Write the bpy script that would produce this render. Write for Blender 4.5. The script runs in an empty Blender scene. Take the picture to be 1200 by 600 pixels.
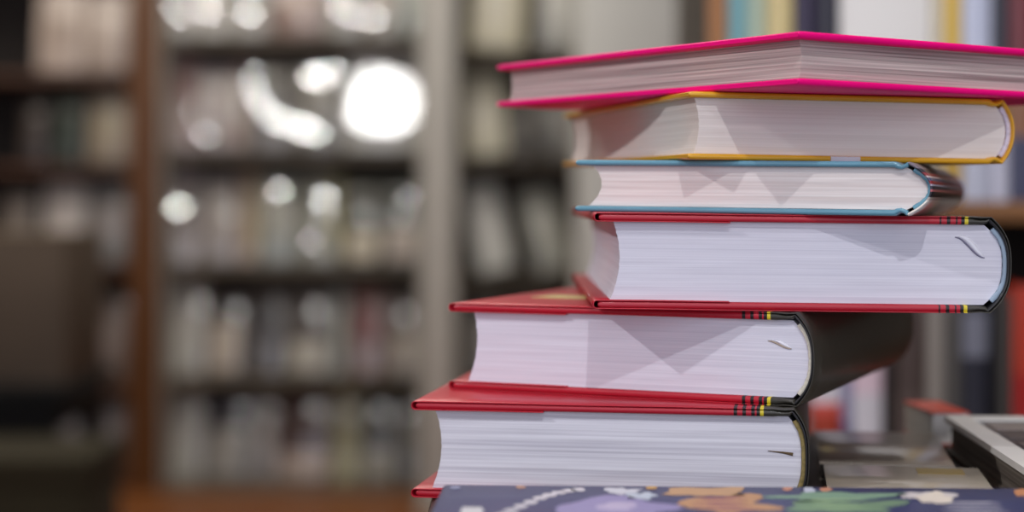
import bpy, bmesh, math, random
from mathutils import Vector, Matrix, noise
random.seed(7)
R = math.radians
SC = bpy.context.scene
COL = SC.collection

# ------------------------------------------------------------------ camera, world, light, exposure
CAM = Vector((0, 0, 0.835))
FPX = 2000.0
HORIZON = 229.0
cd = bpy.data.cameras.new('camera')
cd.lens = 60.0
cd.sensor_width = 36.0
cd.shift_y = -(300 - HORIZON) / 1200.0
cd.clip_start = 0.02
cd.dof.use_dof = True
cd.dof.focus_distance = 0.708
cd.dof.aperture_fstop = 3.75
cam = bpy.data.objects.new('camera', cd)
cam.location = CAM
cam.rotation_euler = (R(90), 0, 0)
COL.objects.link(cam)
SC.camera = cam

w = bpy.data.worlds.new('world')
w.use_nodes = True
w.node_tree.nodes['Background'].inputs[0].default_value = (0.80, 0.84, 1.0, 1)
w.node_tree.nodes['Background'].inputs[1].default_value = 0.45
SC.world = w
SC.view_settings.view_transform = 'Standard'
SC.view_settings.look = 'None'
SC.view_settings.exposure = 0.0
SC.view_settings.gamma = 1.0
SC.view_settings.use_curve_mapping = False
SC.cycles.use_denoising = True
SC.cycles.max_bounces = 6

def light(name, kind, loc, target, power, col=(1, 1, 1), size=0.03, sy=None, cone=60, blend=0.3):
    l = bpy.data.lights.new(name, kind)
    l.energy = power
    l.color = col
    if kind == 'AREA':
        l.shape = 'RECTANGLE'; l.size = size; l.size_y = sy or size
    elif kind in ('POINT', 'SPOT'):
        l.shadow_soft_size = size
    if kind == 'SPOT':
        l.spot_size = R(cone); l.spot_blend = blend
    o = bpy.data.objects.new(name, l)
    o.location = loc
    d = Vector(target) - Vector(loc)
    o.rotation_euler = d.to_track_quat('-Z', 'Y').to_euler()
    COL.objects.link(o)
    return o

# unseen cool fill panel added behind the camera, and ceiling lamps
light('front_fill', 'AREA', (0.2, -2.9, 1.5), (0.1, 1, 1.0), 53, (0.86, 0.88, 1.0), 4.5, 2.6)
light('ceiling_panel', 'AREA', (0.4, 0.6, 2.95), (0.4, 0.6, 0), 22, (1.0, 0.97, 0.95), 1.6, 1.6)
light('ceiling_panel', 'AREA', (-1.2, 3.4, 2.95), (-1.2, 3.6, 0), 62, (1.0, 0.93, 0.83), 2.4, 1.6)
# small spot lamps that throw the crisp wedge shadows over the page edges
STK = (0.09, 0.72, 0.815)
light('track_lamp', 'SPOT', (0.10, -1.09, 2.815), STK, 71, (0.96, 0.97, 1.0), 0.018, cone=40)
light('track_lamp', 'SPOT', (-1.55, 0.0, 2.035), STK, 55, (0.97, 0.96, 1.0), 0.02, cone=40)
light('track_lamp', 'SPOT', (1.35, -0.75, 2.535), STK, 5, (1, 0.96, 0.93), 0.02, cone=40)
# unseen spotlights added so their reflections make the bright discs on the glossy covers
SPOT_SMALL = Vector((-0.80, 1.5, 2.635))
SPOT_BIG = Vector((-0.55, 1.6, 2.685))
light('glint_spotlight', 'SPOT', SPOT_SMALL, (-0.7, 5, 0.9), 9, (1, 0.98, 0.93), 0.028, cone=62)
light('glint_spotlight', 'SPOT', SPOT_BIG, (-0.5, 5, 1.0), 26, (1, 0.99, 0.96), 0.13, cone=62)

# ------------------------------------------------------------------ materials
MATS = {}
def srgb(c):
    if isinstance(c, str):
        c = [int(c[i:i + 2], 16) / 255 for i in (0, 2, 4)]
    return tuple(x / 12.92 if x <= 0.04045 else ((x + 0.055) / 1.055) ** 2.4 for x in c) + (1,)

def nodes(name):
    m = bpy.data.materials.new(name)
    m.use_nodes = True
    nt = m.node_tree
    return m, nt, nt.nodes['Principled BSDF']

def mat(name, col, rough=0.5, var=0.06, scale=40, coat=0.0, metal=0.0, bump=0.0):
    key = (name, str(col), rough, var, coat)
    if key in MATS: return MATS[key]
    m, nt, b = nodes(name)
    c = srgb(col)
    b.inputs['Roughness'].default_value = rough
    b.inputs['Metallic'].default_value = metal
    b.inputs['Coat Weight'].default_value = coat
    b.inputs['Coat Roughness'].default_value = 0.08
    tc = nt.nodes.new('ShaderNodeTexCoord')
    nz = nt.nodes.new('ShaderNodeTexNoise'); nz.inputs['Scale'].default_value = scale; nz.inputs['Detail'].default_value = 4
    cr = nt.nodes.new('ShaderNodeValToRGB')
    cr.color_ramp.elements[0].position = 0.3; cr.color_ramp.elements[1].position = 0.7
    cr.color_ramp.elements[0].color = tuple(x * (1 - var) for x in c[:3]) + (1,)
    cr.color_ramp.elements[1].color = tuple(min(1, x * (1 + var)) for x in c[:3]) + (1,)
    nt.links.new(tc.outputs['Object'], nz.inputs['Vector'])
    nt.links.new(nz.outputs['Fac'], cr.inputs['Fac'])
    nt.links.new(cr.outputs['Color'], b.inputs['Base Color'])
    if bump:
        bp = nt.nodes.new('ShaderNodeBump'); bp.inputs['Strength'].default_value = bump; bp.inputs['Distance'].default_value = 0.001
        nt.links.new(nz.outputs['Fac'], bp.inputs['Height'])
        nt.links.new(bp.outputs['Normal'], b.inputs['Normal'])
    MATS[key] = m
    return m

def page_mat(name, light_c, dark_c, density=700, coarse=160, strength=0.5, bump=0.35, lo=0.35, hi=0.62):
    """stacked paper: thin lines running along the sheets, stacked in local z"""
    m, nt, b = nodes(name)
    b.inputs['Roughness'].default_value = 0.85
    b.inputs['Specular IOR Level'].default_value = 0.2
    tc = nt.nodes.new('ShaderNodeTexCoord')
    out = []
    for sc_, flat in ((density, 3.0), (coarse, 5.0)):
        mp = nt.nodes.new('ShaderNodeMapping'); mp.inputs['Scale'].default_value = (flat, flat, sc_)
        nz = nt.nodes.new('ShaderNodeTexNoise'); nz.inputs['Scale'].default_value = 1.0; nz.inputs['Detail'].default_value = 3
        nt.links.new(tc.outputs['Object'], mp.inputs['Vector']); nt.links.new(mp.outputs[0], nz.inputs['Vector'])
        out.append(nz)
    mx = nt.nodes.new('ShaderNodeMath'); mx.operation = 'MULTIPLY_ADD'
    nt.links.new(out[0].outputs['Fac'], mx.inputs[0]); mx.inputs[1].default_value = strength
    ml = nt.nodes.new('ShaderNodeMath'); ml.operation = 'MULTIPLY'; ml.inputs[1].default_value = 1 - strength
    nt.links.new(out[1].outputs['Fac'], ml.inputs[0]); nt.links.new(ml.outputs[0], mx.inputs[2])
    cr = nt.nodes.new('ShaderNodeValToRGB')
    cr.color_ramp.elements[0].position = lo; cr.color_ramp.elements[0].color = srgb(dark_c)
    cr.color_ramp.elements[1].position = hi; cr.color_ramp.elements[1].color = srgb(light_c)
    nt.links.new(mx.outputs[0], cr.inputs['Fac']); nt.links.new(cr.outputs[0], b.inputs['Base Color'])
    bp = nt.nodes.new('ShaderNodeBump'); bp.inputs['Strength'].default_value = bump; bp.inputs['Distance'].default_value = 0.0006
    nt.links.new(mx.outputs[0], bp.inputs['Height']); nt.links.new(bp.outputs[0], b.inputs['Normal'])
    return m

def banded_mat(name, axis, stops, rough=0.35, coat=0.3, var=0.0, scale=60):
    """printed bands across one local axis: stops = [(metres, colour), ...] constant steps"""
    m, nt, b = nodes(name)
    b.inputs['Roughness'].default_value = rough
    b.inputs['Coat Weight'].default_value = coat; b.inputs['Coat Roughness'].default_value = 0.12
    tc = nt.nodes.new('ShaderNodeTexCoord'); sp = nt.nodes.new('ShaderNodeSeparateXYZ')
    nt.links.new(tc.outputs['Object'], sp.inputs[0])
    mr = nt.nodes.new('ShaderNodeMapRange')
    a, z = stops[0][0], stops[-1][0] + 1e-4
    mr.inputs['From Min'].default_value = a; mr.inputs['From Max'].default_value = z
    nt.links.new(sp.outputs['XYZ'.index(axis)], mr.inputs['Value'])
    cr = nt.nodes.new('ShaderNodeValToRGB'); cr.color_ramp.interpolation = 'CONSTANT'
    els = cr.color_ramp.elements
    els[0].position = 0; els[0].color = srgb(stops[0][1])
    els[1].position = (stops[1][0] - a) / (z - a); els[1].color = srgb(stops[1][1])
    for p, c in stops[2:]:
        e = els.new((p - a) / (z - a)); e.color = srgb(c)
    nt.links.new(mr.outputs[0], cr.inputs[0])
    nt.links.new(cr.outputs[0], b.inputs['Base Color'])
    return m

def wood_mat(name, c1, c2, rough=0.5, along='Y', scale=9):
    m, nt, b = nodes(name)
    b.inputs['Roughness'].default_value = rough
    tc = nt.nodes.new('ShaderNodeTexCoord'); mp = nt.nodes.new('ShaderNodeMapping')
    s = [scale * 4] * 3; s['XYZ'.index(along)] = scale * 0.25
    mp.inputs['Scale'].default_value = s
    nz = nt.nodes.new('ShaderNodeTexNoise'); nz.inputs['Scale'].default_value = 1; nz.inputs['Detail'].default_value = 5; nz.inputs['Distortion'].default_value = 0.6
    cr = nt.nodes.new('ShaderNodeValToRGB')
    cr.color_ramp.elements[0].position = 0.3; cr.color_ramp.elements[0].color = srgb(c1)
    cr.color_ramp.elements[1].position = 0.72; cr.color_ramp.elements[1].color = srgb(c2)
    nt.links.new(tc.outputs['Object'], mp.inputs[0]); nt.links.new(mp.outputs[0], nz.inputs['Vector'])
    nt.links.new(nz.outputs['Fac'], cr.inputs[0]); nt.links.new(cr.outputs[0], b.inputs['Base Color'])
    return m

# ------------------------------------------------------------------ mesh helpers
def link(name, bm, m, parent=None, smooth=None):
    bmesh.ops.recalc_face_normals(bm, faces=bm.faces)
    me = bpy.data.meshes.new(name)
    bm.to_mesh(me); bm.free()
    me.materials.append(m)
    if smooth is not None:
        me.polygons.foreach_set('use_smooth', [True] * len(me.polygons))
        me.set_sharp_from_angle(angle=R(smooth))
    o = bpy.data.objects.new(name, me)
    COL.objects.link(o)
    if parent: o.parent = parent
    return o

def thing(name, label, cat, loc=(0, 0, 0), rot=(0, 0, 0), group=None):
    o = bpy.data.objects.new(name, None)
    o.empty_display_size = 0.02
    COL.objects.link(o)
    o.location = loc; o.rotation_euler = rot
    o['label'] = label; o['category'] = cat
    if group: o['group'] = group
    return o

def tag(o, label, cat, group=None):
    o['label'] = label; o['category'] = cat
    if group: o['group'] = group
    return o

def add_box(bm, x0, x1, y0, y1, z0, z1, bev=0.0, seg=2):
    r = bmesh.ops.create_cube(bm, size=1)
    vs = r['verts']
    bmesh.ops.scale(bm, vec=(x1 - x0, y1 - y0, z1 - z0), verts=vs)
    bmesh.ops.translate(bm, vec=((x0 + x1) / 2, (y0 + y1) / 2, (z0 + z1) / 2), verts=vs)
    if bev:
        es = list({e for v in vs for e in v.link_edges})
        bmesh.ops.bevel(bm, geom=es, offset=bev, segments=seg, profile=0.5, affect='EDGES', clamp_overlap=True)

def box(name, x0, x1, y0, y1, z0, z1, m, parent=None, bev=0.0):
    bm = bmesh.new()
    add_box(bm, x0, x1, y0, y1, z0, z1, bev)
    return link(name, bm, m, parent, 40 if bev else None)

def struct(name, x0, x1, y0, y1, z0, z1, m):
    o = box(name, x0, x1, y0, y1, z0, z1, m); o['kind'] = 'structure'; return o

def ribbon(path, y0, y1, ny=10, rnd=0.0006, wave=None):
    """path = [(x, z, half thickness)], a sheet of that section running y0..y1, its ends slightly rounded"""
    bm = bmesh.new()
    n = len(path)
    nor = []
    for i in range(n):
        a = path[max(0, i - 1)]; b = path[min(n - 1, i + 1)]
        t = Vector((b[0] - a[0], b[1] - a[1])); t.normalize()
        nor.append(Vector((-t.y, t.x)))
    ys = [(y0, -rnd), (y0 + rnd, 0)] + [(y0 + (y1 - y0) * k / ny, 0) for k in range(1, ny)] + [(y1 - rnd, 0), (y1, -rnd)]
    rings = []
    for y, sh in ys:
        up, dn = [], []
        for i, (x, z, h) in enumerate(path):
            dz = wave(x, y) if wave else 0
            hh = max(h + sh, h * 0.35)
            up.append(bm.verts.new((x + nor[i].x * hh, y, z + nor[i].y * hh + dz)))
            dn.append(bm.verts.new((x - nor[i].x * hh, y, z - nor[i].y * hh + dz)))
        rings.append((up, dn))
    for (u0, d0), (u1, d1) in zip(rings, rings[1:]):
        for i in range(n - 1):
            bm.faces.new((u0[i], u0[i + 1], u1[i + 1], u1[i]))
            bm.faces.new((d0[i], d1[i], d1[i + 1], d0[i + 1]))
        bm.faces.new((u0[0], u1[0], d1[0], d0[0]))
        bm.faces.new((u0[-1], d0[-1], d1[-1], u1[-1]))
    for (u, d) in (rings[0], rings[-1]):
        for i in range(n - 1):
            bm.faces.new((u[i], u[i + 1], d[i + 1], d[i]))
    return bm

def spine_x(s, W, bulge, p):
    return W - bulge * abs(2 * s - 1) ** p

def page_block(W, T, y0, y1, tb, fore, concave, shear, sgap, bulge, p, rows=26, cols=40, wob=0.00025, seed=0):
    """solid block of sheets with a hollowed fore-edge and a rounded back"""
    bm = bmesh.new()
    z0, z1 = tb, T - tb
    grid = []
    for yi, y in enumerate([y0 + (y1 - y0) * k / 14 for k in range(15)]):
        lay = []
        for r in range(rows + 1):
            s = r / rows
            z = z0 + (z1 - z0) * s
            xl = fore + concave * (1 - (2 * s - 1) ** 2) + shear * s + wob * 1.2 * noise.noise((s * 16 + seed, 0, y * 4))
            xr = spine_x(s, W, bulge, p) - sgap
            row = []
            for c in range(cols + 1):
                t = c / cols
                x = xl + (xr - xl) * t
                dy = 0
                if yi in (0, 14):
                    dy = wob * noise.noise((x * 30 + seed, s * 22, seed))
                row.append(bm.verts.new((x, y + dy, z)))
            lay.append(row)
        grid.append(lay)
    for g in (grid[0], grid[-1]):
        for r in range(rows):
            for c in range(cols):
                bm.faces.new((g[r][c], g[r][c + 1], g[r + 1][c + 1], g[r + 1][c]))
    for a, b in zip(grid, grid[1:]):
        for r in range(rows):
            for c in (0, cols):
                bm.faces.new((a[r][c], a[r + 1][c], b[r + 1][c], b[r][c]))
        for r in (0, rows):
            for c in range(cols):
                bm.faces.new((a[r][c], b[r][c], b[r][c + 1], a[r][c + 1]))
    # drop the unused interior vertices
    bmesh.ops.delete(bm, geom=[v for v in bm.verts if not v.link_faces], context='VERTS')
    return bm

def case_paths(W, T, tb, bulge, p, joint, st=0.0011, groove=0.0012):
    """board, joint and spine sections of a hardcover case"""
    h = tb / 2
    xe = spine_x(0.0, W, bulge, p) - joint
    low = [(0.0, h, h * 0.55), (0.0006, h, h * 0.85), (0.0016, h, h)]
    N = 22
    for k in range(1, N + 1):
        low.append((0.0016 + (xe - 0.0016) * k / N, h, h))
    jm = xe + joint * 0.45
    jl = [(xe, h, h), (xe + joint * 0.2, h + groove * 0.6, st), (jm, h + groove, st * 0.8), (xe + joint * 0.8, h + groove * 0.3, st * 0.8)]
    sp = []
    M = 22
    for k in range(M + 1):
        s = k / M
        s2 = 0.5 - 0.5 * math.cos(math.pi * s)
        z = st / 2 + (T - st) * s2
        sp.append((spine_x(s2, W - st / 2, bulge, p), z, st / 2))
    back = low + jl[1:] + [(sp[0][0], st / 2, st / 2)]
    front = [(x, T - z, hh) for x, z, hh in back]
    return back, sp, front

def hardcover(name, label, loc, rotz, tilt, W, L, T, cover_m, spine_m, page_m, band_m, tb=0.0028, fore=0.006,
              concave=0.003, shear=0.001, sgap=0.004, bulge=0.008, p=2.6, joint=0.008, inset=0.003, jacket_m=None, seed=0,
              board_m=None, group=None, warp=0.0005, band_y=0.0):
    t = thing(name, label, 'book', loc, (0, 0, 0), group)
    t.rotation_euler = (Matrix.Rotation(R(tilt), 3, 'Y') @ Matrix.Rotation(R(rotz), 3, 'Z')).to_euler()
    back, sp, front = case_paths(W, T, tb, bulge, p, joint, groove=0.0002 if jacket_m else 0.0012)
    wv = lambda x, y: 0.0
    link('back_cover', ribbon(back, 0, L, 12), board_m or cover_m, t, 50)
    link('front_cover', ribbon(front, 0, L, 12), board_m or cover_m, t, 50)
    link('spine', ribbon(sp, 0, L, 12), spine_m, t, 60)
    link('page_block', page_block(W, T, inset, L - inset, tb + 0.0001, fore, concave, shear, sgap, bulge * 0.9, p, seed=seed), page_m, t, 40)
    # headband rolls, one at each end of the back
    for y in (inset - 0.0006 - band_y, L - inset + 0.0006):
        hb = []
        for k in range(17):
            s = 0.05 + 0.9 * k / 16
            hb.append((spine_x(s, W, bulge * 0.9, p) - sgap + 0.0011, tb + (T - 2 * tb) * s, 0.0009 + 0.0002 * (k % 2)))
        link('headband', ribbon(hb, y - 0.0008, y + 0.0008, 2, 0.0003), band_m, t, 60)
    if jacket_m:
        # paper dust jacket: outside both boards and spine, folded round the fore-edges into flaps
        th = 0.00022; g = 0.0003
        out = []
        flap = 0.055
        zi = tb + g
        out += [(flap - flap * k / 6 - 0.0, zi, th) for k in range(6)]
        for k in range(9):
            a = math.pi / 2 + math.pi * k / 8
            out.append((-0.0006 + (tb / 2 + g) * math.cos(a) * 0.8, tb / 2 + (tb / 2 + g) * math.sin(a), th))
        xe = spine_x(0, W, bulge, p) - joint
        out += [(0.002 + (xe - 0.002) * k / 18, -g, th) for k in range(0, 19)]
        out += [(xe + joint * 0.5, -g + 0.0003, th)]
        M = 22
        for k in range(M + 1):
            s2 = 0.5 - 0.5 * math.cos(math.pi * k / M)
            out.append((spine_x(s2, W + g, bulge, p), -g + (T + 2 * g) * s2, th))
        low = out[:len(out) - (M + 1)]
        out += [(x, T - z, hh) for x, z, hh in reversed(low)]
        def jw(x, y):
            return 0.00018 * noise.noise((x * 22 + seed, y * 12, seed))
        link('dust_jacket', ribbon(out, -0.0004, L + 0.0004, 14, 0.0001, jw), jacket_m, t, 60)
    return t

def corner_from_right(xr, yr, rotz, W):
    """near fore-edge corner of a book whose near spine corner stands at xr, yr"""
    return xr - W * math.cos(R(rotz)), yr - W * math.sin(R(rotz))

def pt(px, py, d):
    return Vector(((px - 600) * d / FPX, d, CAM.z - (py - HORIZON) * d / FPX))

# ------------------------------------------------------------------ the room
floor_m = wood_mat('orange_brown_floor', '69391a', '8c5526', 0.45, 'X', 5)
wall_m = mat('grey_plaster', 'a5a29b', 0.85, 0.04, 6)
ceil_m = mat('ceiling_paint', 'c8c5be', 0.9, 0.03, 6)
struct('floor', -4, 4, -3.2, 6.6, -0.05, 0, floor_m)
struct('wall_back', -4, 4, 6.5, 6.6, 0, 3.1, wall_m)
struct('wall_left', -4.1, -4, -3.2, 6.6, 0, 3.1, wall_m)
struct('wall_right', 4, 4.1, -3.2, 6.6, 0, 3.1, wall_m)
struct('ceiling', -4, 4, -3.2, 6.6, 3.1, 3.15, ceil_m)
struct('baseboard_back', -4, 4, 6.47, 6.5, 0, 0.1, mat('baseboard_paint', 'b8b4aa', 0.5))
pl_m = mat('pale_pillar_paint', 'd4d5cf', 0.8, 0.04, 8)
pil = box('pillar', pt(677, 0, 4.2).x, pt(797, 0, 4.2).x, 4.2, 4.5, 0, 3.1, pl_m, bev=0.012)
pil['kind'] = 'structure'

# ------------------------------------------------------------------ furniture
TABLE = CAM.z - 0.1290
dark_wood = wood_mat('dark_table_wood', '1d1613', '33261f', 0.35, 'X', 8)
tb = thing('display_table', 'dark wooden display table carrying the tall stack of hardcover books', 'table', (-0.035, 0.25, 0))
box('table_top', 0, 1.25, 0, 0.68, TABLE - 0.035, TABLE, dark_wood, tb, 0.003)
box('apron', 0.03, 1.22, 0.03, 0.65, TABLE - 0.11, TABLE - 0.035, dark_wood, tb, 0.002)
for lx in (0.03, 1.16):
    for ly in (0.03, 0.59):
        box('leg', lx, lx + 0.06, ly, ly + 0.06, 0, TABLE - 0.11, dark_wood, tb, 0.003)

def bookcase(name, label, x0, x1, y0, y1, top, boards, side_m, board_m, back_m, st=0.02, bt=0.02, post=None):
    t = thing(name, label, 'bookcase', ((x0 + x1) / 2, y0, 0))
    ox, oy = (x0 + x1) / 2, y0
    box('side_panel', x0 - ox, x0 - ox + st, 0, y1 - oy, 0, top, side_m, t, 0.002)
    box('side_panel', x1 - ox - st, x1 - ox, 0, y1 - oy, 0, top, side_m, t, 0.002)
    box('back_panel', x0 - ox + st, x1 - ox - st, y1 - oy - 0.012, y1 - oy, 0.0, top, back_m, t)
    box('top_board', x0 - ox, x1 - ox, 0, y1 - oy, top, top + 0.025, side_m, t, 0.002)
    for z in boards:
        box('shelf_board', x0 - ox + st, x1 - ox - st, 0.006, y1 - oy - 0.012, z - bt, z, board_m, t, 0.0015)
    if boards[-1] > 0.03:
        box('plinth', x0 - ox + st, x1 - ox - st, 0.02, 0.035, 0, min(boards) - bt, board_m, t)
    return t

grey_m = mat('grey_laminate', 'a8a59c', 0.45, 0.04, 20)
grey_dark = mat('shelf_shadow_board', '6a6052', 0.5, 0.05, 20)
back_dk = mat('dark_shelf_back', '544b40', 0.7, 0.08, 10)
wood_m = wood_mat('brown_bookcase_wood', '4a2a10', '6e441a', 0.5, 'Z', 7)
wood_b = wood_mat('brown_shelf_wood', '3a2112', '5a3519', 0.5, 'X', 7)
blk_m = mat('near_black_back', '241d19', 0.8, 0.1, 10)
YD = 4.80   # front plane of the pale display bookcases
def zd(py, d=YD): return CAM.z - (py - HORIZON) * d / FPX
ROWZ = [zd(44), zd(178), zd(312), zd(444), zd(570)]
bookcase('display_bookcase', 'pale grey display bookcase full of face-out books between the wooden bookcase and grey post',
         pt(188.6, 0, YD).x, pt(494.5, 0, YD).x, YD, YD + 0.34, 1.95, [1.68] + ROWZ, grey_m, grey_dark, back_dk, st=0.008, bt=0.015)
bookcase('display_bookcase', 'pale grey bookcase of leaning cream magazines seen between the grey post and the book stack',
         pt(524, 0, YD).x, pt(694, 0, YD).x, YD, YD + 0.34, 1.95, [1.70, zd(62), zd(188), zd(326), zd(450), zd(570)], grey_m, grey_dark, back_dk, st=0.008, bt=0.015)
po = box('display_post', pt(494, 0, 4.5).x, pt(534, 0, 4.5).x, 4.5, 4.62, 0, 2.6, mat('light_grey_post_paint', 'bdbab2', 0.5, 0.04, 10), None, 0.008)
tag(po, 'tall light grey upright post between the two pale display bookcases', 'post')
box('base_plate', pt(490, 0, 4.5).x, pt(538, 0, 4.5).x, 4.47, 4.65, 0, 0.012, grey_m, po, 0.002)

YW = 4.83
WROW = [zd(86, YW), zd(194, YW), zd(312, YW), zd(452, YW), zd(548, YW)]
wc = bookcase('wooden_bookcase', 'brown wooden bookcase of pale books standing beside the grey display bookcase',
              pt(-330, 0, YW).x, pt(187, 0, YW).x, YW, YW + 0.32, 2.1, [1.56] + WROW, wood_m, wood_b, blk_m, st=0.088)

YR = 1.50
def zr(py): return CAM.z - (py - HORIZON) * YR / FPX
rb_m = wood_mat('warm_shelf_wood', '6b4423', '9a6a38', 0.5, 'X', 14)
rs_m = wood_mat('warm_side_wood', '7d4f28', 'a8713c', 0.5, 'Z', 14)
RX0, RX1 = pt(828, 0, YR).x, pt(1420, 0, YR).x
sbc = bookcase('spine_bookcase', 'warm brown wooden bookcase of upright book spines behind the stack', RX0, RX1, YR - 0.005, YR + 0.27, 1.35,
         [zr(236), zr(236) - 0.30, zr(236) - 0.60], mat('dark_grey_side_laminate', '5c5852', 0.5, 0.06, 20), rb_m, blk_m, st=0.015, bt=0.018)

hwx = (RX1 - RX0) / 2
for ex in (-hwx, hwx - 0.0165):
    o = box('edge_trim', ex, ex + 0.0165, -0.008, -0.0002, 0, 1.375, rs_m, sbc, 0.001)
    o['label'] = 'orange brown wooden front edge'

# ------------------------------------------------------------------ the stack
PG_WHITE = page_mat('cool_white_pages', 'e4e2ec', 'd2d0dc', 1500, 900, 0.6, 0.15)
PG_LINES = page_mat('cool_white_lined_pages', 'e4e3ec', 'c4c2ce', 640, 330, 0.6, 0.4, 0.36, 0.55)
PG_CREAM = page_mat('cream_pages', 'e9e1da', 'dcd2cb', 1400, 700, 0.6, 0.2)
PG_WARM = page_mat('warm_white_pages', 'efe8e4', 'd8cbc6', 1100, 600, 0.6, 0.35)
PG_COARSE = page_mat('coarse_greyish_pages', 'dccfc8', '8a7a78', 900, 420, 0.6, 0.8, 0.38, 0.58)

def red_jacket(W, name):
    s = W - 0.0305
    r, k = 'b5142c', '1a0d10'
    st = [(-0.01, r), (s, k), (s + 0.0012, r), (s + 0.0036, k), (s + 0.0048, r), (s + 0.0068, k), (s + 0.0082, r), (s + 0.0094, k),
          (s + 0.0107, 'dcc72c'), (s + 0.0123, '35322b'), (W + 0.01, '35322b')]
    return banded_mat(name, 'X', st, 0.42, 0.12)

board_red = mat('dark_red_cloth_board', '7c1220', 0.6, 0.06, 200)
black_case = mat('black_spine_cloth', '1b1a1c', 0.45, 0.05, 80, 0.2)
hb_blue = mat('pale_blue_headband', '9db0c2', 0.8)
hb_tan = mat('tan_headband', '8d7c4c', 0.85, 0.3, 600)
hb_cream = mat('cream_headband', 'd6d0c0', 0.85, 0.15, 600)
hb_white = mat('lilac_white_headband', 'd9cfdf', 0.8, 0.15, 700)
G = 'hardcovers in the tall stack'

# 6 bottom
W6 = 0.165
J6, J5, J4 = red_jacket(W6, 'red_jacket'), red_jacket(0.1655, 'red_jacket'), red_jacket(0.1725, 'red_jacket')
x6, y6 = corner_from_right(0.1215, 0.700, -10, W6)
b6 = hardcover('hardcover_book', 'thick red hardcover with black spine, lowest of the stack, behind the dark blue book', (x6, y6, TABLE + 0.0006), -10, 0, W6, 0.235, 0.0401,
          J6, black_case, PG_LINES, hb_tan, concave=0.0035, shear=0.0015, fore=0.0062, jacket_m=J6, seed=3, group=G, bulge=0.006, p=3, sgap=0.0028)
Z5 = TABLE + 0.0006 + 0.0401 + 0.0011
W5 = 0.1655
x5, y5 = corner_from_right(0.1245, 0.705, -24, W5)
b5 = hardcover('hardcover_book', 'thick red hardcover with broad black spine showing, second from the bottom of the stack', (x5, y5, Z5), -24, 0, W5, 0.212, 0.0380,
          J5, black_case, PG_WHITE, hb_cream, concave=0.003, shear=0.0030, fore=0.0060, jacket_m=J5, seed=11, group=G, bulge=0.0075, p=2.6, sgap=0.0026)
W4 = 0.1725
T4 = 0.0394
TL4 = 0.68
Z4 = Z5 + 0.0380 + 0.0011 + 0.0885 * math.tan(R(TL4))
b4 = hardcover('hardcover_book', 'thick red hardcover with dented pages by its black spine, directly beneath the light blue book', (0.0360, 0.715, Z4), 0, TL4, W4, 0.235, T4,
          J4, black_case, PG_WHITE, hb_blue, concave=0.0035, shear=0.001, fore=0.0050, sgap=0.0027, jacket_m=J4, seed=23, group=G, bulge=0.0085, p=2.8)
sl = math.tan(R(TL4))
def top4(x): return Z4 + T4 / math.cos(R(TL4)) - (x - 0.036) * sl
# 3 blue
W3 = 0.152
x3, y3 = corner_from_right(0.1718, 0.697, -18.5, W3)
blue_m = mat('light_blue_cover', '6398ac', 0.34, 0.05, 60, 0.3)
spine3 = banded_mat('striped_jacket_spine', 'Z', [(-0.001, 'e8e2d8'), (0.0065, 'b9aea6'), (0.0078, '1d1a22'), (0.0100, 'b8656a'), (0.0110, '34303f'), (0.0124, 'a9a3b4'),
                     (0.0132, '8d2b33'), (0.0145, '4a5070'), (0.0158, 'c9b8b8'), (0.0166, '93383e'), (0.0180, '2a2a34'), (0.0195, '7d7480'), (0.024, '2a2a34')], 0.35, 0.1)
b3 = hardcover('hardcover_book', 'slim hardcover with light blue boards, hollow page edge and dark striped spine', (x3, y3, top4(x3) + 0.0007), -18.5, TL4, W3, 0.20, 0.0224,
          blue_m, spine3, PG_WARM, blue_m, tb=0.0024, fore=0.0052, concave=0.0048, shear=0.0018, sgap=0.0022, bulge=0.0095, p=2.2, joint=0.006, seed=31, group=G)
def top3(x): return top4(x) + 0.0007 + 0.0225
# 2 yellow
yel_m = mat('golden_yellow_cover', 'e0a51c', 0.34, 0.06, 60, 0.3)
W2 = 0.1505
X2 = 0.0740
b2 = hardcover('hardcover_book', 'golden yellow hardcover between the pink book and the light blue book', (X2, 0.7170, top3(X2) + 0.0002), 12.5, TL4, W2, 0.214, 0.0285,
          yel_m, yel_m, PG_CREAM, hb_white, tb=0.0024, fore=0.0035, concave=0.0022, shear=0, sgap=0.0030, bulge=0.0056, p=2.2, joint=0.007, seed=41, group=G, inset=0.0035)
Z1 = top3(X2) + 0.0002 + 0.0286
# 1 pink
pink_m = mat('hot_pink_cover', 'ff0080', 0.5, 0.02, 60, 0.0)
pink_m.node_tree.nodes['Principled BSDF'].inputs['Specular IOR Level'].default_value = 0.25
b1 = hardcover('hardcover_book', 'hot pink hardcover lying turned on top of the stack', (0.1131, 0.675, Z1 - 0.0002), 32.3, 0.55, 0.185, 0.226, 0.0214,
          pink_m, pink_m, PG_COARSE, hb_white, tb=0.0028, fore=0.0048, concave=0.0012, shear=0, sgap=0.004, bulge=0.006, p=2.4, joint=0.007, seed=53, group=G, inset=0.0048)

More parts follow.
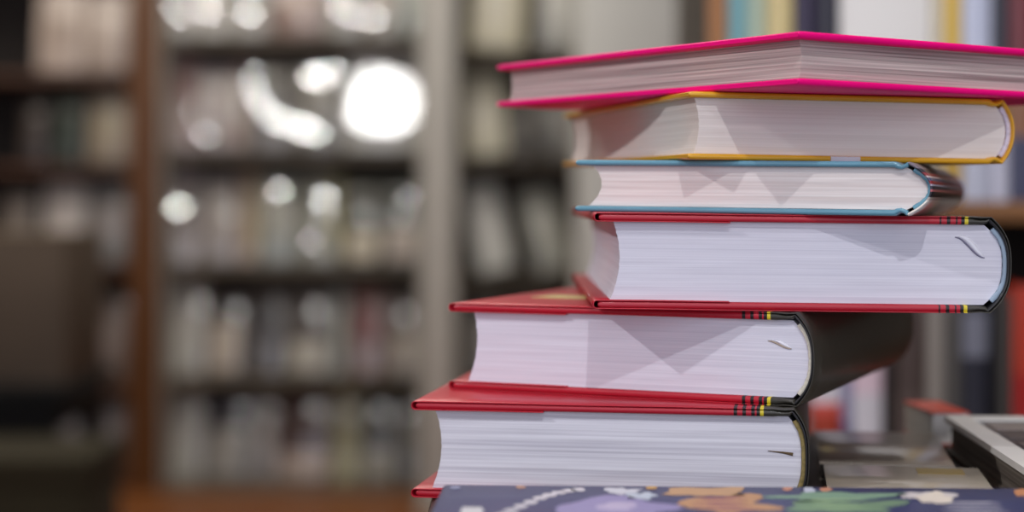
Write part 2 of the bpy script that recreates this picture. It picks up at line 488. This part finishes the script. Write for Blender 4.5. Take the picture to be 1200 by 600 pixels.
# prints and small marks on the stack's books
def slab_poly(pts, z0, z1):
    bm = bmesh.new()
    lo = [bm.verts.new((x, y, z0)) for x, y in pts]; hi = [bm.verts.new((x, y, z1)) for x, y in pts]
    bm.faces.new(lo[::-1]); bm.faces.new(hi)
    n = len(pts)
    for i in range(n):
        bm.faces.new((lo[i], lo[(i + 1) % n], hi[(i + 1) % n], hi[i]))
    return bm
o = link('cover_print', slab_poly([(0.016, 0.052), (0.044, 0.050), (0.046, 0.070), (0.020, 0.074)], 0.0380 + 0.0006, 0.0380 + 0.0008), mat('pale_yellow_print', 'd9cc86', 0.4), b5)
o['label'] = 'pale yellow printed panel'
o = link('cover_print', ribbon([(0.064, 0.0010, 0.0012), (0.0775, 0.0010, 0.0012)], -0.0003, 0.03, 2, 0.0002), mat('white_print', 'e2dae2', 0.4), b2)
o['label'] = 'small white printed patch'
# the dented corner of the page block beside the spine: a folded leaf and its crease
def torn(parent, x, z, w_, h_, y, m1, m2):
    bm = bmesh.new()
    N = 8
    rows = []
    for i in range(N + 1):
        s = i / N
        a = (x + w_ * s, z + h_ * (0.5 - 0.5 * math.cos(s * math.pi)) * -1)
        rows.append([bm.verts.new((a[0] + 0.0, y, a[1])),
                     bm.verts.new((a[0] + 0.0008 * math.sin(s * math.pi), y - 0.0003 * math.sin(s * math.pi), a[1] + h_ * 0.14 * math.sin(s * math.pi))),
                     bm.verts.new((a[0] + 0.0014 * math.sin(s * math.pi), y + 0.0002, a[1] + h_ * 0.3 * math.sin(s * math.pi)))])
    for r0, r1 in zip(rows, rows[1:]):
        for k in range(2):
            bm.faces.new((r0[k], r1[k], r1[k + 1], r0[k + 1]))
    o = link('folded_leaf', bm, m1, parent, 60)
    sm = o.modifiers.new('t', 'SOLIDIFY'); sm.thickness = 0.0003
    cr = link('crease', ribbon([(x + w_ * s / 8, z - h_ * (0.5 - 0.5 * math.cos(s / 8 * math.pi)) - 0.0003, 0.00030 * math.sin(math.pi * (s + 0.6) / 9.2) + 0.00008) for s in range(9)],
                              y - 0.0002, y + 0.001, 2, 0.0001), m2, parent, 60)
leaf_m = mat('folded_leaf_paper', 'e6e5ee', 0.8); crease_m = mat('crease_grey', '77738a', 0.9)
torn(b4, W4 - 0.0225, 0.0315, 0.0125, 0.0085, 0.0028, leaf_m, crease_m)
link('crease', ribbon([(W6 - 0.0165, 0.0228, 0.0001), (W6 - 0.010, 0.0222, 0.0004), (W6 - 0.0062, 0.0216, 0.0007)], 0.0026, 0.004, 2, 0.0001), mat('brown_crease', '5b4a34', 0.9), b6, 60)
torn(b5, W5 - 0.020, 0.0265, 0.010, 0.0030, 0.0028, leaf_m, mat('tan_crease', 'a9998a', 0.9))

# ------------------------------------------------------------------ books lying on the table
navy = mat('dark_navy_cover', '333b66', 0.45, 0.05, 60, 0.08)
PG_PLAIN = page_mat('picture_book_pages', 'e6e4e0', 'cfccc8', 900, 300, 0.6, 0.2)
FG_T = 0.0170
FL = Vector((-0.0264, 0.6585))       # far left corner of the dark blue picture book
rz = R(-2.2)
ax = Vector((math.cos(rz), math.sin(rz))); ay = Vector((-math.sin(rz), math.cos(rz)))
org = FL - ay * 0.25
fg = thing('picture_book', 'large dark blue picture book with colourful cover drawings, lying in front of the stack', 'book', (org.x, org.y, TABLE + 0.0004), (0, 0, rz))
bk, sp_, fr = case_paths(0.29, FG_T, 0.0025, 0.002, 3, 0.007)
link('back_cover', ribbon(bk, 0, 0.25, 8), navy, fg, 50); link('front_cover', ribbon(fr, 0, 0.25, 8), navy, fg, 50); link('spine', ribbon(sp_, 0, 0.25, 8), navy, fg, 60)
link('page_block', page_block(0.29, FG_T, 0.003, 0.247, 0.0026, 0.004, 0.0005, 0, 0.003, 0.0018, 3, rows=8, cols=10), PG_PLAIN, fg, 40)
fgz = CAM.z - (TABLE + 0.0004 + FG_T)
def onfg(px, py):
    y = FPX * fgz / (py - HORIZON); x = (px - 600) * y / FPX
    v = Vector((x, y)) - org
    return v.dot(ax), v.dot(ay)
def drawing(px0, py0, px1, py1, col, wob=0.18, n=22, seed=0, layer=0):
    pts = []
    for k in range(n):
        a = 2 * math.pi * k / n
        r = 1 + wob * 2.2 * noise.noise((math.cos(a) * 1.6 + seed * 7.1, math.sin(a) * 1.6, seed))
        px = (px0 + px1) / 2 + (px1 - px0) / 2 * math.cos(a) * r
        py = (py0 + py1) / 2 - (py1 - py0) / 2 * math.sin(a) * r
        x, y = onfg(px, max(py, 568.5))
        pts.append((x, min(y, 0.2485)))
    z = FG_T + 0.00005 + layer * 0.0001
    link('cover_drawing', slab_poly(pts, z, z + 0.0001), mat('print_' + col, col, 0.5, 0.04, 200), fg)
# white dotted arc, planets and creatures: the drawings on the cover
for k in range(9):
    a = k / 8
    px = 588 + 90 * a; py = 604 - 30 * math.sin(a * 1.45)
    drawing(px - 9, py - 2.2, px + 9, py + 2.2, 'c9c6cf', 0.2, 10, k)
drawing(538, 594, 568, 606, 'c6c6cc', 0.2, 14, 3)
drawing(655, 586, 790, 612, '8f88b4', 0.35, 26, 4)
drawing(700, 590, 745, 600, 'b5abc9', 0.35, 16, 14, 1)
drawing(709, 571.5, 748, 579, 'c7c9d4', 0.45, 20, 5)
drawing(735, 577, 768, 586, 'b9c3d2', 0.4, 18, 6)
drawing(757, 569.5, 770, 574, 'c39a5a', 0.3, 10, 7)
drawing(792, 572, 880, 583, 'c09a74', 0.4, 26, 8)
drawing(806, 580, 908, 603, 'bb8f68', 0.35, 26, 9)
for k in range(4):
    drawing(815 + 3 * k, 583 + 5 * k, 870 + 6 * k, 585 + 5 * k, '8c5368', 0.4, 14, 30 + k, 1)
drawing(914, 577, 1036, 588, '7f9f88', 0.35, 26, 10)
drawing(930, 584, 1052, 604, '728f74', 0.35, 26, 11)
for k in range(3):
    drawing(945, 585 + 5 * k, 1010, 587 + 5 * k, '98b58c', 0.4, 14, 40 + k, 1)
drawing(940, 571, 956, 577, 'c0c6d6', 0.3, 12, 12)
drawing(917, 571, 928, 575, 'c98f74', 0.3, 12, 13)
drawing(1050, 576, 1120, 583, 'cfc9c9', 0.4, 20, 15)
drawing(1076, 579, 1118, 592, 'e2d8cb', 0.35, 20, 16, 1)
for k in range(4):
    drawing(1100 + 4 * k, 588 + 4 * k, 1168 + 3 * k, 590 + 4 * k, 'a5a3b2', 0.3, 16, 17 + k)
drawing(1188, 573, 1206, 582, 'c5885e', 0.3, 12, 22)
drawing(960, 571.5, 976, 576, 'c98f74', 0.3, 10, 23)
drawing(527, 570, 540, 573, '8a8fae', 0.3, 10, 24)
drawing(604, 569.5, 616, 573, 'b08a78', 0.3, 10, 25)

def paperback(name, label, loc, rotz, W, L, T, cover_m, page_m, group=None, tiltx=0):
    t = thing(name, label, 'book', loc, (R(tiltx), 0, R(rotz)), group)
    c = 0.0007
    for nm, z0, z1 in (('back_cover', 0, c), ('front_cover', T - c, T)):
        box(nm, 0, W, 0, L, z0, z1, cover_m, t, 0.0002)
    box('spine', W - c, W, 0, L, 0, T, cover_m, t, 0.0002)
    box('page_block', 0.0008, W - c, 0.0008, L - 0.0008, c, T - c, page_m, t)
    return t
Zt = TABLE + 0.0003
grey_cov = mat('glossy_taupe_cover', 'a09486', 0.28, 0.2, 22, 0.5)
tan_cov = mat('pale_beige_cover', 'c0b6a6', 0.35, 0.15, 30, 0.4)
A = paperback('paperback_book', 'glossy dark grey brown paperback lying flat behind the pale beige one', (0.1390, 0.7715, Zt), -9, 0.0600, 0.108, 0.0078, grey_cov, mat('gap_shade_pages', '2e2723', 0.8), 'paperbacks lying flat on the table')  # shade of the gap between the paperbacks put into the page colour
B = paperback('paperback_book', 'small pale beige paperback lying flat beside the black spine of the lowest book', (0.1260, 0.6790, Zt), -9, 0.0680, 0.0895, 0.0078, tan_cov, PG_PLAIN, 'paperbacks lying flat on the table')
o = box('cover_stain', 0.040, 0.060, 0.070, 0.084, 0.0078, 0.0080, mat('ochre_print', '9c8444', 0.4), B); o['label'] = 'ochre patch printed near its far edge'
bm = bmesh.new()
x = 0.001
for k in range(9):
    ww = random.choice((0.0008, 0.0012, 0.002))
    add_box(bm, x, x + ww, 0.0005, 0.0014, 0.0078, 0.0080); x += ww + 0.0009
link('title_lettering', bm, mat('pale_lettering', 'b8b2a4', 0.5), A)

# the thick dark book at the right with a pale border
gb = thing('boxed_book', 'thick dark book with broad pale cover border, lying at the edge beyond the beige paperback', 'book', (0.2045, 0.640, TABLE + 0.0003), (0, 0, R(-3.2)))
pale = mat('pale_border_board', 'f0ede7', 0.4, 0.05, 30, 0.2)
side = mat('grey_beige_case_side', '6d6358', 0.5, 0.1, 30)
blk = mat('dark_cover_panel', '2b2624', 0.3, 0.3, 14, 0.4)
box('back_cover', 0, 0.19, 0, 0.215, 0, 0.0025, side, gb, 0.0006)
box('page_block', 0.003, 0.187, 0.003, 0.212, 0.0025, 0.0155, page_mat('side_pages', '8a8074', '5f564d', 700, 200), gb)
bm = bmesh.new()
# raised pale frame: four mitred strips
fw = 0.0115
def strip(a, b, c, d):
    lo = [bm.verts.new((x, y, 0.0155)) for x, y in (a, b, c, d)]; hi = [bm.verts.new((x, y, 0.0185)) for x, y in (a, b, c, d)]
    bm.faces.new(lo[::-1]); bm.faces.new(hi)
    for i in range(4): bm.faces.new((lo[i], lo[(i + 1) % 4], hi[(i + 1) % 4], hi[i]))
X, Y = 0.19, 0.215
strip((0, 0), (X, 0), (X - fw, fw), (fw, fw)); strip((X, 0), (X, Y), (X - fw, Y - fw), (X - fw, fw))
strip((X, Y), (0, Y), (fw, Y - fw), (X - fw, Y - fw)); strip((0, Y), (0, 0), (fw, fw), (fw, Y - fw))
link('cover_border', bm, pale, gb)
box('cover_panel', fw, X - fw, fw, Y - fw, 0.0155, 0.0175, blk, gb)
for i, (a0, a1, c) in enumerate(((0.170, 0.196, '8c827c'), (0.140, 0.160, '5b524f'), (0.100, 0.128, '756a66'))):
    box('cover_stripe', fw + 0.004, X - fw - 0.004, a0, a1, 0.0175, 0.0178, mat('panel_stripe', c, 0.35, 0.2, 30), gb)
rb = paperback('paperback_book', 'bright red paperback peeping out behind the pale bordered book', (0.2160, 0.878, Zt), 4, 0.020, 0.05, 0.0170, mat('orange_red_cover', 'c23a1c', 0.4), PG_PLAIN)

# ------------------------------------------------------------------ upright spines in the warm bookcase
SPG = 'upright books in the warm brown bookcase'
def spine_book(px0, px1, zb, h, depth, bands, label, rough=0.4, dx=0.0):
    """stands upright, spine towards the room; bands = [(fraction of height, colour)...]"""
    x0, x1 = pt(px0, 0, YR).x + 0.0004, pt(px1, 0, YR).x - 0.0004
    t = thing('upright_book', label, 'book', (x0, YR + 0.004 + dx, zb + 0.0003), (0, 0, 0), SPG)
    W = x1 - x0
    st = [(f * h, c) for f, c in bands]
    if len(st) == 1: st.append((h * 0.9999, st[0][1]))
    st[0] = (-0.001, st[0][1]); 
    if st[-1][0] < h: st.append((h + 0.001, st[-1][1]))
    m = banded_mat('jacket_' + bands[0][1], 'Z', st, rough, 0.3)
    # spine: gently rounded vertical section extruded upward
    N = 8
    bm = bmesh.new()
    rings = []
    for z in (0, h):
        o_ = [bm.verts.new((W * k / N, -0.003 * math.sin(math.pi * k / N) , z)) for k in range(N + 1)]
        i_ = [bm.verts.new((W * k / N, 0.0015 , z)) for k in range(N + 1)]
        rings.append((o_, i_))
    (a, b), (c, d) = rings
    for k in range(N):
        bm.faces.new((a[k], a[k + 1], c[k + 1], c[k])); bm.faces.new((b[k], d[k], d[k + 1], b[k + 1]))
        bm.faces.new((a[k], b[k], b[k + 1], a[k + 1])); bm.faces.new((c[k], c[k + 1], d[k + 1], d[k]))
    bm.faces.new((a[0], c[0], d[0], b[0])); bm.faces.new((a[N], b[N], d[N], c[N]))
    link('spine', bm, m, t, 50)
    ct = min(0.002, W * 0.15)
    box('back_cover', 0, ct, 0.0016, depth, 0, h, m, t, 0.0003)
    box('front_cover', W - ct, W, 0.0016, depth, 0, h, m, t, 0.0003)
    box('page_block', ct, W - ct, 0.0016, depth - 0.004, 0.003, h - 0.003, PG_PLAIN, t)
    return t
zb = zr(236)
def fy(y, h, z0): return max(0.0, min(1.0, ((CAM.z - (y - HORIZON) * YR / FPX) - z0) / h))
U = [ # px0, px1, height, bands bottom->top, label
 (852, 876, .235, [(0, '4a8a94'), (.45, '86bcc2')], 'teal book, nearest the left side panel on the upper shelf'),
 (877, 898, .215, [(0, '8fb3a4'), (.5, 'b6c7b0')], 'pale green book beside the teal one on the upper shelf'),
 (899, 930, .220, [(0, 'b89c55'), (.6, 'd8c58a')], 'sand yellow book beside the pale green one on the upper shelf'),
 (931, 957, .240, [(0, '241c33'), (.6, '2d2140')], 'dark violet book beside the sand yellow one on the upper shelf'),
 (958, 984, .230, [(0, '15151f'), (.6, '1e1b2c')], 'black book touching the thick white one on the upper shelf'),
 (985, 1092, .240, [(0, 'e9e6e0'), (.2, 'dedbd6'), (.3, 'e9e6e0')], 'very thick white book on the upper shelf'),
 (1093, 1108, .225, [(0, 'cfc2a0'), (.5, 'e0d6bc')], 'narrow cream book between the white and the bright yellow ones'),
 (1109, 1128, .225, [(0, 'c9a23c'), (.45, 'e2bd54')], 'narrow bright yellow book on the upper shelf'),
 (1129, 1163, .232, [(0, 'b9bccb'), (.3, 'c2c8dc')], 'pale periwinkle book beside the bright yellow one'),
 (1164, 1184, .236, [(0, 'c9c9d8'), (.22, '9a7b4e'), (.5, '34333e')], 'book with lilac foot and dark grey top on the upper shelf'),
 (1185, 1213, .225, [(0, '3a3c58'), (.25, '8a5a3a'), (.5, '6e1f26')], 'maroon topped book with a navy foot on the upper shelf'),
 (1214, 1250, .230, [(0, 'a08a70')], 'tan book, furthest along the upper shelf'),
]
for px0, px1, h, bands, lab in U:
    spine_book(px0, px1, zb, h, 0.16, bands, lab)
zl = zr(236) - 0.30
def lb(y, h): return fy(y, h, zl)
h1 = .225
Lw = [
 (852, 905, .20, [(0, '5b4a44')], 'brown book, nearest the left side panel on the lower shelf'),
 (906, 950, .20, [(0, '8c8a88')], 'mid grey book beside the brown one on the lower shelf'),
 (951, 987, .215, [(0, 'a83a22'), (lb(488, .215), 'd9574a'), (lb(474, .215), 'dfd9e0')], 'white book with an orange red foot on the lower shelf'),
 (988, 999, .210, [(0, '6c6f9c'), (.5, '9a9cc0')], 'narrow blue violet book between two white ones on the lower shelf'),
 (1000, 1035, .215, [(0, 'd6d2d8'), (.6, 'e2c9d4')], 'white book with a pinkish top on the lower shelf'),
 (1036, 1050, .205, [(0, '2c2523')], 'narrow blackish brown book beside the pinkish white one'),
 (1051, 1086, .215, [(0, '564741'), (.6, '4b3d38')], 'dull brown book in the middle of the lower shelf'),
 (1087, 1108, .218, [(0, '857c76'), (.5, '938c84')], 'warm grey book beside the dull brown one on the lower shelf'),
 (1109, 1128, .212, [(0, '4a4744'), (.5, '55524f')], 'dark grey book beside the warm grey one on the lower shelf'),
 (1129, 1160, h1, [(0, '232430'), (lb(420, h1), '777986'), (lb(368, h1), '4c4d5a')], 'navy book with a pale grey title block on the lower shelf'),
 (1161, 1172, .215, [(0, '15161b')], 'narrow black book beside the navy one on the lower shelf'),
 (1173, 1188, .218, [(0, '4d4a46')], 'narrow charcoal book beside the orange red one'),
 (1189, 1216, .225, [(0, 'a31812'), (lb(440, .225), 'b5371f'), (lb(330, .225), 'c0482e')], 'orange red book on the lower shelf'),
 (1217, 1260, .21, [(0, '7a5c48')], 'brown book, furthest along the lower shelf'),
]
for px0, px1, h, bands, lab in Lw:
    spine_book(px0, px1, zl, h, 0.16, bands, lab)

# ------------------------------------------------------------------ face-out books in the far bookcases
FACE_PAGES = mat('distant_pages', 'd2cdc2', 0.8)
def face_book(px0, px1, py0, pyb, d, base, accent, label, hl=None, roll=0.0, lean=14, gloss=0.12, panel=(0.2, 0.8, 0.3, 0.75), group=None, facets=(), cat='book', name='face_out_book'):
    """one book standing on its shelf facing the room and leaning back; hl = pixel of the lamp's mirror image"""
    pc = pt((px0 + px1) / 2, pyb, d)
    wid = (px1 - px0) * d / FPX - 0.006
    hgt = (pyb - py0) * d / FPX
    yaw = 0.0
    th = R(lean)
    if hl:
        P = pt(hl[0], hl[1], d + 0.03)
        Lp = SPOT_BIG if (len(hl) > 2 and hl[2] == 'big') else SPOT_SMALL
        n = ((CAM - P).normalized() + (Lp - P).normalized()).normalized()
        th = math.asin(n.z); yaw = math.atan2(n.x, -n.y)
    t = thing(name, label, cat, (pc.x, d + 0.03 + abs(math.sin(yaw)) * wid / 2, pc.z + 0.001), (0, 0, 0), group)
    rot = Matrix.Rotation(yaw, 3, 'Z') @ Matrix.Rotation(-th, 3, 'X') @ Matrix.Rotation(R(roll), 3, 'Y')
    t.rotation_euler = rot.to_euler()
    if roll:
        t.location.z += abs(math.sin(R(roll))) * wid / 2 * 1.02
    T = 0.018
    # the resting edge is the lower back edge of the book
    t.location.z += math.sin(th) * T + 0.0015
    m = mat('far_cover_' + base, base, 0.35, 0.10, 14, 0.25) if gloss > 0.2 else mat('glossy_cover_' + base, base, 0.18, 0.10, 14, 1.0)
    bm = bmesh.new()
    add_box(bm, -wid / 2, wid / 2, 0, 0.0025, 0, hgt, 0.0008)
    link('front_cover', bm, m, t, 40)
    box('back_cover', -wid / 2, wid / 2, T - 0.0025, T, 0, hgt, m, t, 0.0008)
    box('spine', -wid / 2, -wid / 2 + 0.002, 0.0025, T - 0.0025, 0, hgt, m, t)
    box('page_block', -wid / 2 + 0.002, wid / 2 - 0.003, 0.0025, T - 0.0025, 0.003, hgt - 0.003, FACE_PAGES, t)
    a, b, c, e = panel
    box('cover_panel', -wid / 2 + wid * a, -wid / 2 + wid * b, -0.0008, 0.0002, hgt * c, hgt * e, mat('panel_' + accent, accent, 0.3, 0.12, 20, 0.4), t, 0.0003)
    if facets:
        # small film facets added for the glints, each slanted to mirror a lamp
        inv = rot.inverted()
        for (fx, fyy, sz, which) in facets:
            bm = bmesh.new()
            P = pt(fx, fyy, d + 0.03)
            Lp = SPOT_BIG if which == 'big' else SPOT_SMALL
            n = ((CAM - P).normalized() + (Lp - P).normalized()).normalized()
            # place on the cover plane
            o3 = t.location
            cn = rot @ Vector((0, -1, 0))
            dirv = (P - CAM).normalized()
            s = (o3 - CAM).dot(cn) / dirv.dot(cn)
            Q = CAM + dirv * s
            ql = inv @ (Q - o3); nl = inv @ n
            ql.y -= 0.006
            u = Vector((1, 0, 0)) - nl * nl.x; u.normalize(); v = nl.cross(u)
            N = 10
            ctr = bm.verts.new(ql + nl * 0.0)
            ring = [bm.verts.new(ql + (u * math.cos(2 * math.pi * k / N) + v * math.sin(2 * math.pi * k / N)) * sz * (1 + 0.15 * math.sin(k * 2.3))) for k in range(N)]
            ringb = [bm.verts.new(Vector((q.co.x, 0, q.co.z)) ) for q in ring]
            for k in range(N):
                bm.faces.new((ctr, ring[k], ring[(k + 1) % N]))
                bm.faces.new((ring[k], ringb[k], ringb[(k + 1) % N], ring[(k + 1) % N]))
            o = link('film_glint_facet', bm, FILM, t)
            o['label'] = 'shiny film facet slanted to mirror a lamp'
    return t

FILM, _nt, _b = nodes('shiny_film')
_b.inputs['Base Color'].default_value = srgb('a9a7a0'); _b.inputs['Roughness'].default_value = 0.10
_b.inputs['IOR'].default_value = 1.9; _b.inputs['Coat Weight'].default_value = 1.0; _b.inputs['Coat IOR'].default_value = 1.8; _b.inputs['Coat Roughness'].default_value = 0.10

GD = 'face-out books in the grey display bookcase'
D1 = YD + 0.03
def row(pyb, items, shelf):
    for it in items:
        px0, px1, h, base, acc, lab = it[:6]
        kw = it[6] if len(it) > 6 else {}
        kw = dict(kw); kw.setdefault('group', GD)
        face_book(px0, px1, pyb - h, pyb, D1, base, acc, lab + ', ' + shelf + ' of the display bookcase', **kw)

row(42, [
 (197, 226, 92, 'b9b5ac', '8d8880', 'film-wrapped pale book nearest the wooden bookcase', dict(hl=(207, 12), facets=[(203, 8, 0.0085, 's'), (213, 18, 0.0080, 's')])),
 (228, 266, 96, 'b4b0a6', 'd0ccc2', 'film-wrapped cream book, second of the row', dict(hl=(246, 12), facets=[(245, 12, 0.0115, 's')])),
 (268, 312, 92, 'aaa69c', '7a756c', 'film-wrapped grey book, third of the row', dict(hl=(292, 14), facets=[(291, 15, 0.0120, 's')])),
 (314, 378, 90, '8c7770', 'a08b80', 'wide mauve brown book', dict(panel=(.3, .7, .2, .6))),
 (380, 424, 95, 'a5a39a', 'c5c3bb', 'film-wrapped light grey book right of the wide mauve one', dict(hl=(402, 14), facets=[(398, 12, 0.0100, 's'), (414, 20, 0.0090, 's')])),
 (426, 466, 92, 'a39e93', 'b8aca0', 'pale taupe book', dict(hl=(440, 22), facets=[(440, 22, 0.0110, 's')])),
 (468, 491, 88, '8e9690', 'a4aaa2', 'narrow sage book beside the grey post', {}),
], 'top row')
row(176, [
 (194, 228, 118, '9a8a86', '7c4f48', 'mauve book with a red brown panel', dict(panel=(.2, .85, .5, .85))),
 (230, 266, 104, '968b89', 'a89c98', 'greyish mauve book', dict(facets=[(240, 158, 0.0077, 's')])),
 (268, 286, 108, 'a8958c', 'c4beb4', 'narrow beige book', {}),
 (288, 344, 112, '6e6860', '4f4b45', 'dark grey film-wrapped book with bright glints', dict(hl=(318, 130), facets=[(299, 88, 0.0088, 's'), (297, 106, 0.0099, 's'), (306, 122, 0.0121, 's'), (320, 138, 0.0132, 's'), (334, 146, 0.0121, 's')])),
 (346, 398, 106, '77736b', '8d8a82', 'smoke grey film-wrapped book beside the very bright one', dict(hl=(372, 100), facets=[(364, 90, 0.0110, 's'), (376, 90, 0.017, 's'), (356, 150, 0.0165, 's'), (372, 156, 0.0110, 's'), (392, 84, 0.0099, 's')])),
 (400, 491, 122, 'b4b3ad', '9c9b95', 'wide white book blazing with the reflection of a lamp', dict(hl=(450, 120, 'big'), facets=[(448, 118, .100, 'big')])),
], 'second row')
row(310, [
 (198, 232, 118, '9c9390', '7f746f', 'grey mauve book with one round glint', dict(hl=(210, 243), facets=[(209, 243, 0.0140, 's')])),
 (234, 272, 104, '948c88', 'a59c94', 'stone grey book', {}),
 (274, 300, 112, 'a08c7c', 'b5a884', 'narrow tan book with a yellow panel', dict(panel=(.6, .98, .1, .9))),
 (302, 346, 108, '8a8d84', 'a8a69a', 'grey green book with a faint glint', dict(hl=(326, 224), facets=[(326, 224, 0.0110, 's')])),
 (348, 398, 112, '8b8a7d', 'a39a5e', 'olive edged grey book with a strong glint', dict(hl=(379, 233), panel=(.82, .98, .1, .95), facets=[(379, 233, 0.0132, 's'), (366, 283, 0.0070, 's')])),
 (400, 444, 100, '595a50', 'b3a892', 'dark olive book with a pale foot', dict(panel=(.1, .95, .02, .35))),
 (446, 491, 102, '545750', 'a3968a', 'green grey book with a beige foot by the post', dict(panel=(.1, .95, .02, .4), facets=[(480, 232, 0.0060, 's')])),
], 'third row')
row(442, [
 (194, 236, 118, 'aaa79e', 'bcb9b0', 'plain white grey book', {}),
 (238, 282, 104, '3f3835', 'b0a496', 'dark brown book with a cream foot', dict(panel=(.1, .9, .03, .6))),
 (284, 330, 108, '56504b', '3a3634', 'charcoal book', dict(panel=(.15, .85, .45, .8))),
 (332, 384, 106, '605a55', 'a39d90', 'dark book with a pale green grey foot', dict(panel=(.05, .95, .03, .35))),
 (386, 404, 108, '8f9188', 'a5a79c', 'narrow pale sage book', {}),
 (406, 452, 106, '7a6259', '7c3f3b', 'reddish brown book with a red panel', dict(panel=(.2, .8, .4, .85))),
 (454, 491, 98, '6d645c', '9c9286', 'taupe book beside the post', dict(panel=(.1, .9, .05, .45))),
], 'fourth row')
row(568, [
 (194, 232, 112, 'a6a49b', 'b8b6ae', 'tall off-white book', {}),
 (234, 292, 104, '46464c', '8f8b84', 'navy grey book with a grey foot', dict(panel=(.08, .92, .03, .6))),
 (294, 320, 100, '8c8580', 'aaa39c', 'light taupe book', {}),
 (322, 386, 104, '55413b', 'a8988e', 'dark red brown book with a pinkish foot', dict(panel=(.05, .95, .02, .3))),
 (388, 420, 106, 'a09a76', '8e8968', 'khaki yellow book', {}),
 (422, 462, 98, '4d4b46', '8f8a7e', 'dark grey book with a pale foot', dict(panel=(.1, .9, .02, .35))),
 (464, 491, 94, '5f5c55', '77736a', 'grey book beside the post', {}),
], 'bottom row')

GM = 'leaning magazines in the bookcase beyond the grey post'
def mrow(pyb, items, shelf):
    for px0, px1, h, base, acc, lab, roll in items:
        face_book(px0, px1, pyb - h, pyb, D1, base, acc, lab + ', ' + shelf + ' beyond the grey post', roll=roll, group=GM, name='magazine', cat='magazine', lean=16, gloss=0.5)
mrow(60, [(546, 614, 112, 'd6cfb4', 'e2dcc8', 'wide cream magazine', 4), (630, 682, 100, 'b4b3ac', 'c9c8c1', 'light grey magazine', 4)], 'top shelf')
mrow(186, [(545, 596, 104, 'd6d0b8', 'e2dcc8', 'tilted cream magazine', -5), (602, 628, 70, '55504a', '6d675f', 'small dark magazine', 3), (640, 682, 84, '6f6b64', '85817a', 'smoky grey magazine', -4)], 'second shelf')
mrow(324, [(560, 604, 108, 'd0cfc6', 'dedcd4', 'tilted white magazine', -12), (630, 674, 100, 'a3a296', 'bab9ac', 'pale olive tilted magazine', -14)], 'third shelf')
mrow(448, [(544, 594, 98, '857f76', '9a948a', 'taupe magazine', -4), (604, 660, 96, '6a655d', '8a857c', 'dark taupe magazine', 4)], 'fourth shelf')

GW = 'face-out books in the brown wooden bookcase'
def wrow(pyb, items, shelf):
    for it in items:
        px0, px1, h, base, acc, lab = it
        face_book(px0, px1, pyb - h, pyb, YW + 0.03, base, acc, lab + ', ' + shelf + ' of the wooden bookcase', group=GW, gloss=0.5, lean=10)
wrow(84, [(38, 94, 100, 'b5a498', '9c8c80', 'beige book with a taupe panel'), (96, 146, 96, 'a8988c', 'b8aaa0', 'plain pale beige book')], 'upper row')
wrow(192, [(20, 50, 80, '3a302a', '453a33', 'dark brown book'), (60, 90, 84, '3c4238', '2d3a2c', 'dark green book'), (98, 148, 86, '8c7f6e', 'a39880', 'khaki cream book')], 'second row')
wrow(310, [(-6, 34, 84, '6a6058', '7b7168', 'taupe book'), (44, 96, 96, 'aba39c', 'c4bcb6', 'bright grey white book'), (100, 146, 96, '74726e', '9c9490', 'slate grey book with pale panel')], 'third row')
wrow(450, [(92, 146, 100, '67564a', '75655a', 'dusty brown book')], 'fourth row')
wrow(546, [(48, 96, 78, '57504a', '78706c', 'grey brown book with grey panel'), (98, 146, 74, '5f5650', '857c78', 'mauve grey book')], 'bottom row')

# carton on a black side table, olive box beneath it
YC = 3.2
def zc(py): return CAM.z - (py - HORIZON) * YC / FPX
st = thing('side_table', 'low black side table carrying the brown carton in front of the wooden bookcase', 'table', (pt(-120, 0, YC).x, YC, 0))
sw = pt(78, 0, YC).x - pt(-120, 0, YC).x
bt_m = mat('black_painted_wood', '0b0908', 0.95, 0.1, 20)
box('table_top', 0, sw, -0.02, 0.4, zc(452) - 0.03, zc(452), bt_m, st, 0.004)
box('apron', 0.02, sw - 0.02, 0.0, 0.38, zc(452) - 0.085, zc(452) - 0.03, bt_m, st, 0.003)
for lx in (0.02, sw - 0.06):
    for ly in (0.0, 0.34):
        box('leg', lx, lx + 0.04, ly, ly + 0.04, 0, zc(452) - 0.085, bt_m, st, 0.003)
card = mat('brown_carton_board', '5a4c3e', 0.8, 0.08, 12)
cx0, cx1 = pt(-100, 0, YC).x, pt(92, 0, YC).x - 0.03
ca = thing('carton', 'brown cardboard carton with closed flaps on the black side table', 'box', ((cx0 + cx1) / 2, YC + 0.02, zc(452) + 0.001))
hw = (cx1 - cx0) / 2; hh = zc(275) - zc(452)
box('carton_body', -hw, hw, 0, 0.3, 0, hh - 0.004, card, ca, 0.004)
box('flap', -hw, hw, 0, 0.149, hh - 0.004, hh, card, ca, 0.001); box('flap', -hw, hw, 0.151, 0.3, hh - 0.004, hh, card, ca, 0.001)
box('packing_tape', -hw - 0.0004, hw + 0.0004, 0.125, 0.175, hh, hh + 0.0006, mat('tan_tape', '8a7448', 0.3), ca)
ol = thing('storage_box', 'olive green lidded storage box on the floor under the black side table', 'box', (pt(-10, 0, 2.95).x, 2.92, 0.0))
ow = 0.17
olm = mat('olive_fabric', '2c2612', 0.9, 0.12, 60)
oz = CAM.z - (536 - HORIZON) * 2.92 / FPX
box('box_body', -ow, ow, 0, 0.26, 0, oz - 0.05, olm, ol, 0.006)
box('lid', -ow - 0.006, ow + 0.006, -0.006, 0.266, oz - 0.05, oz, olm, ol, 0.006)
box('handle', -0.04, 0.04, -0.014, -0.0005, oz - 0.14, oz - 0.11, mat('dark_webbing', '241f12', 0.8), ol, 0.004)
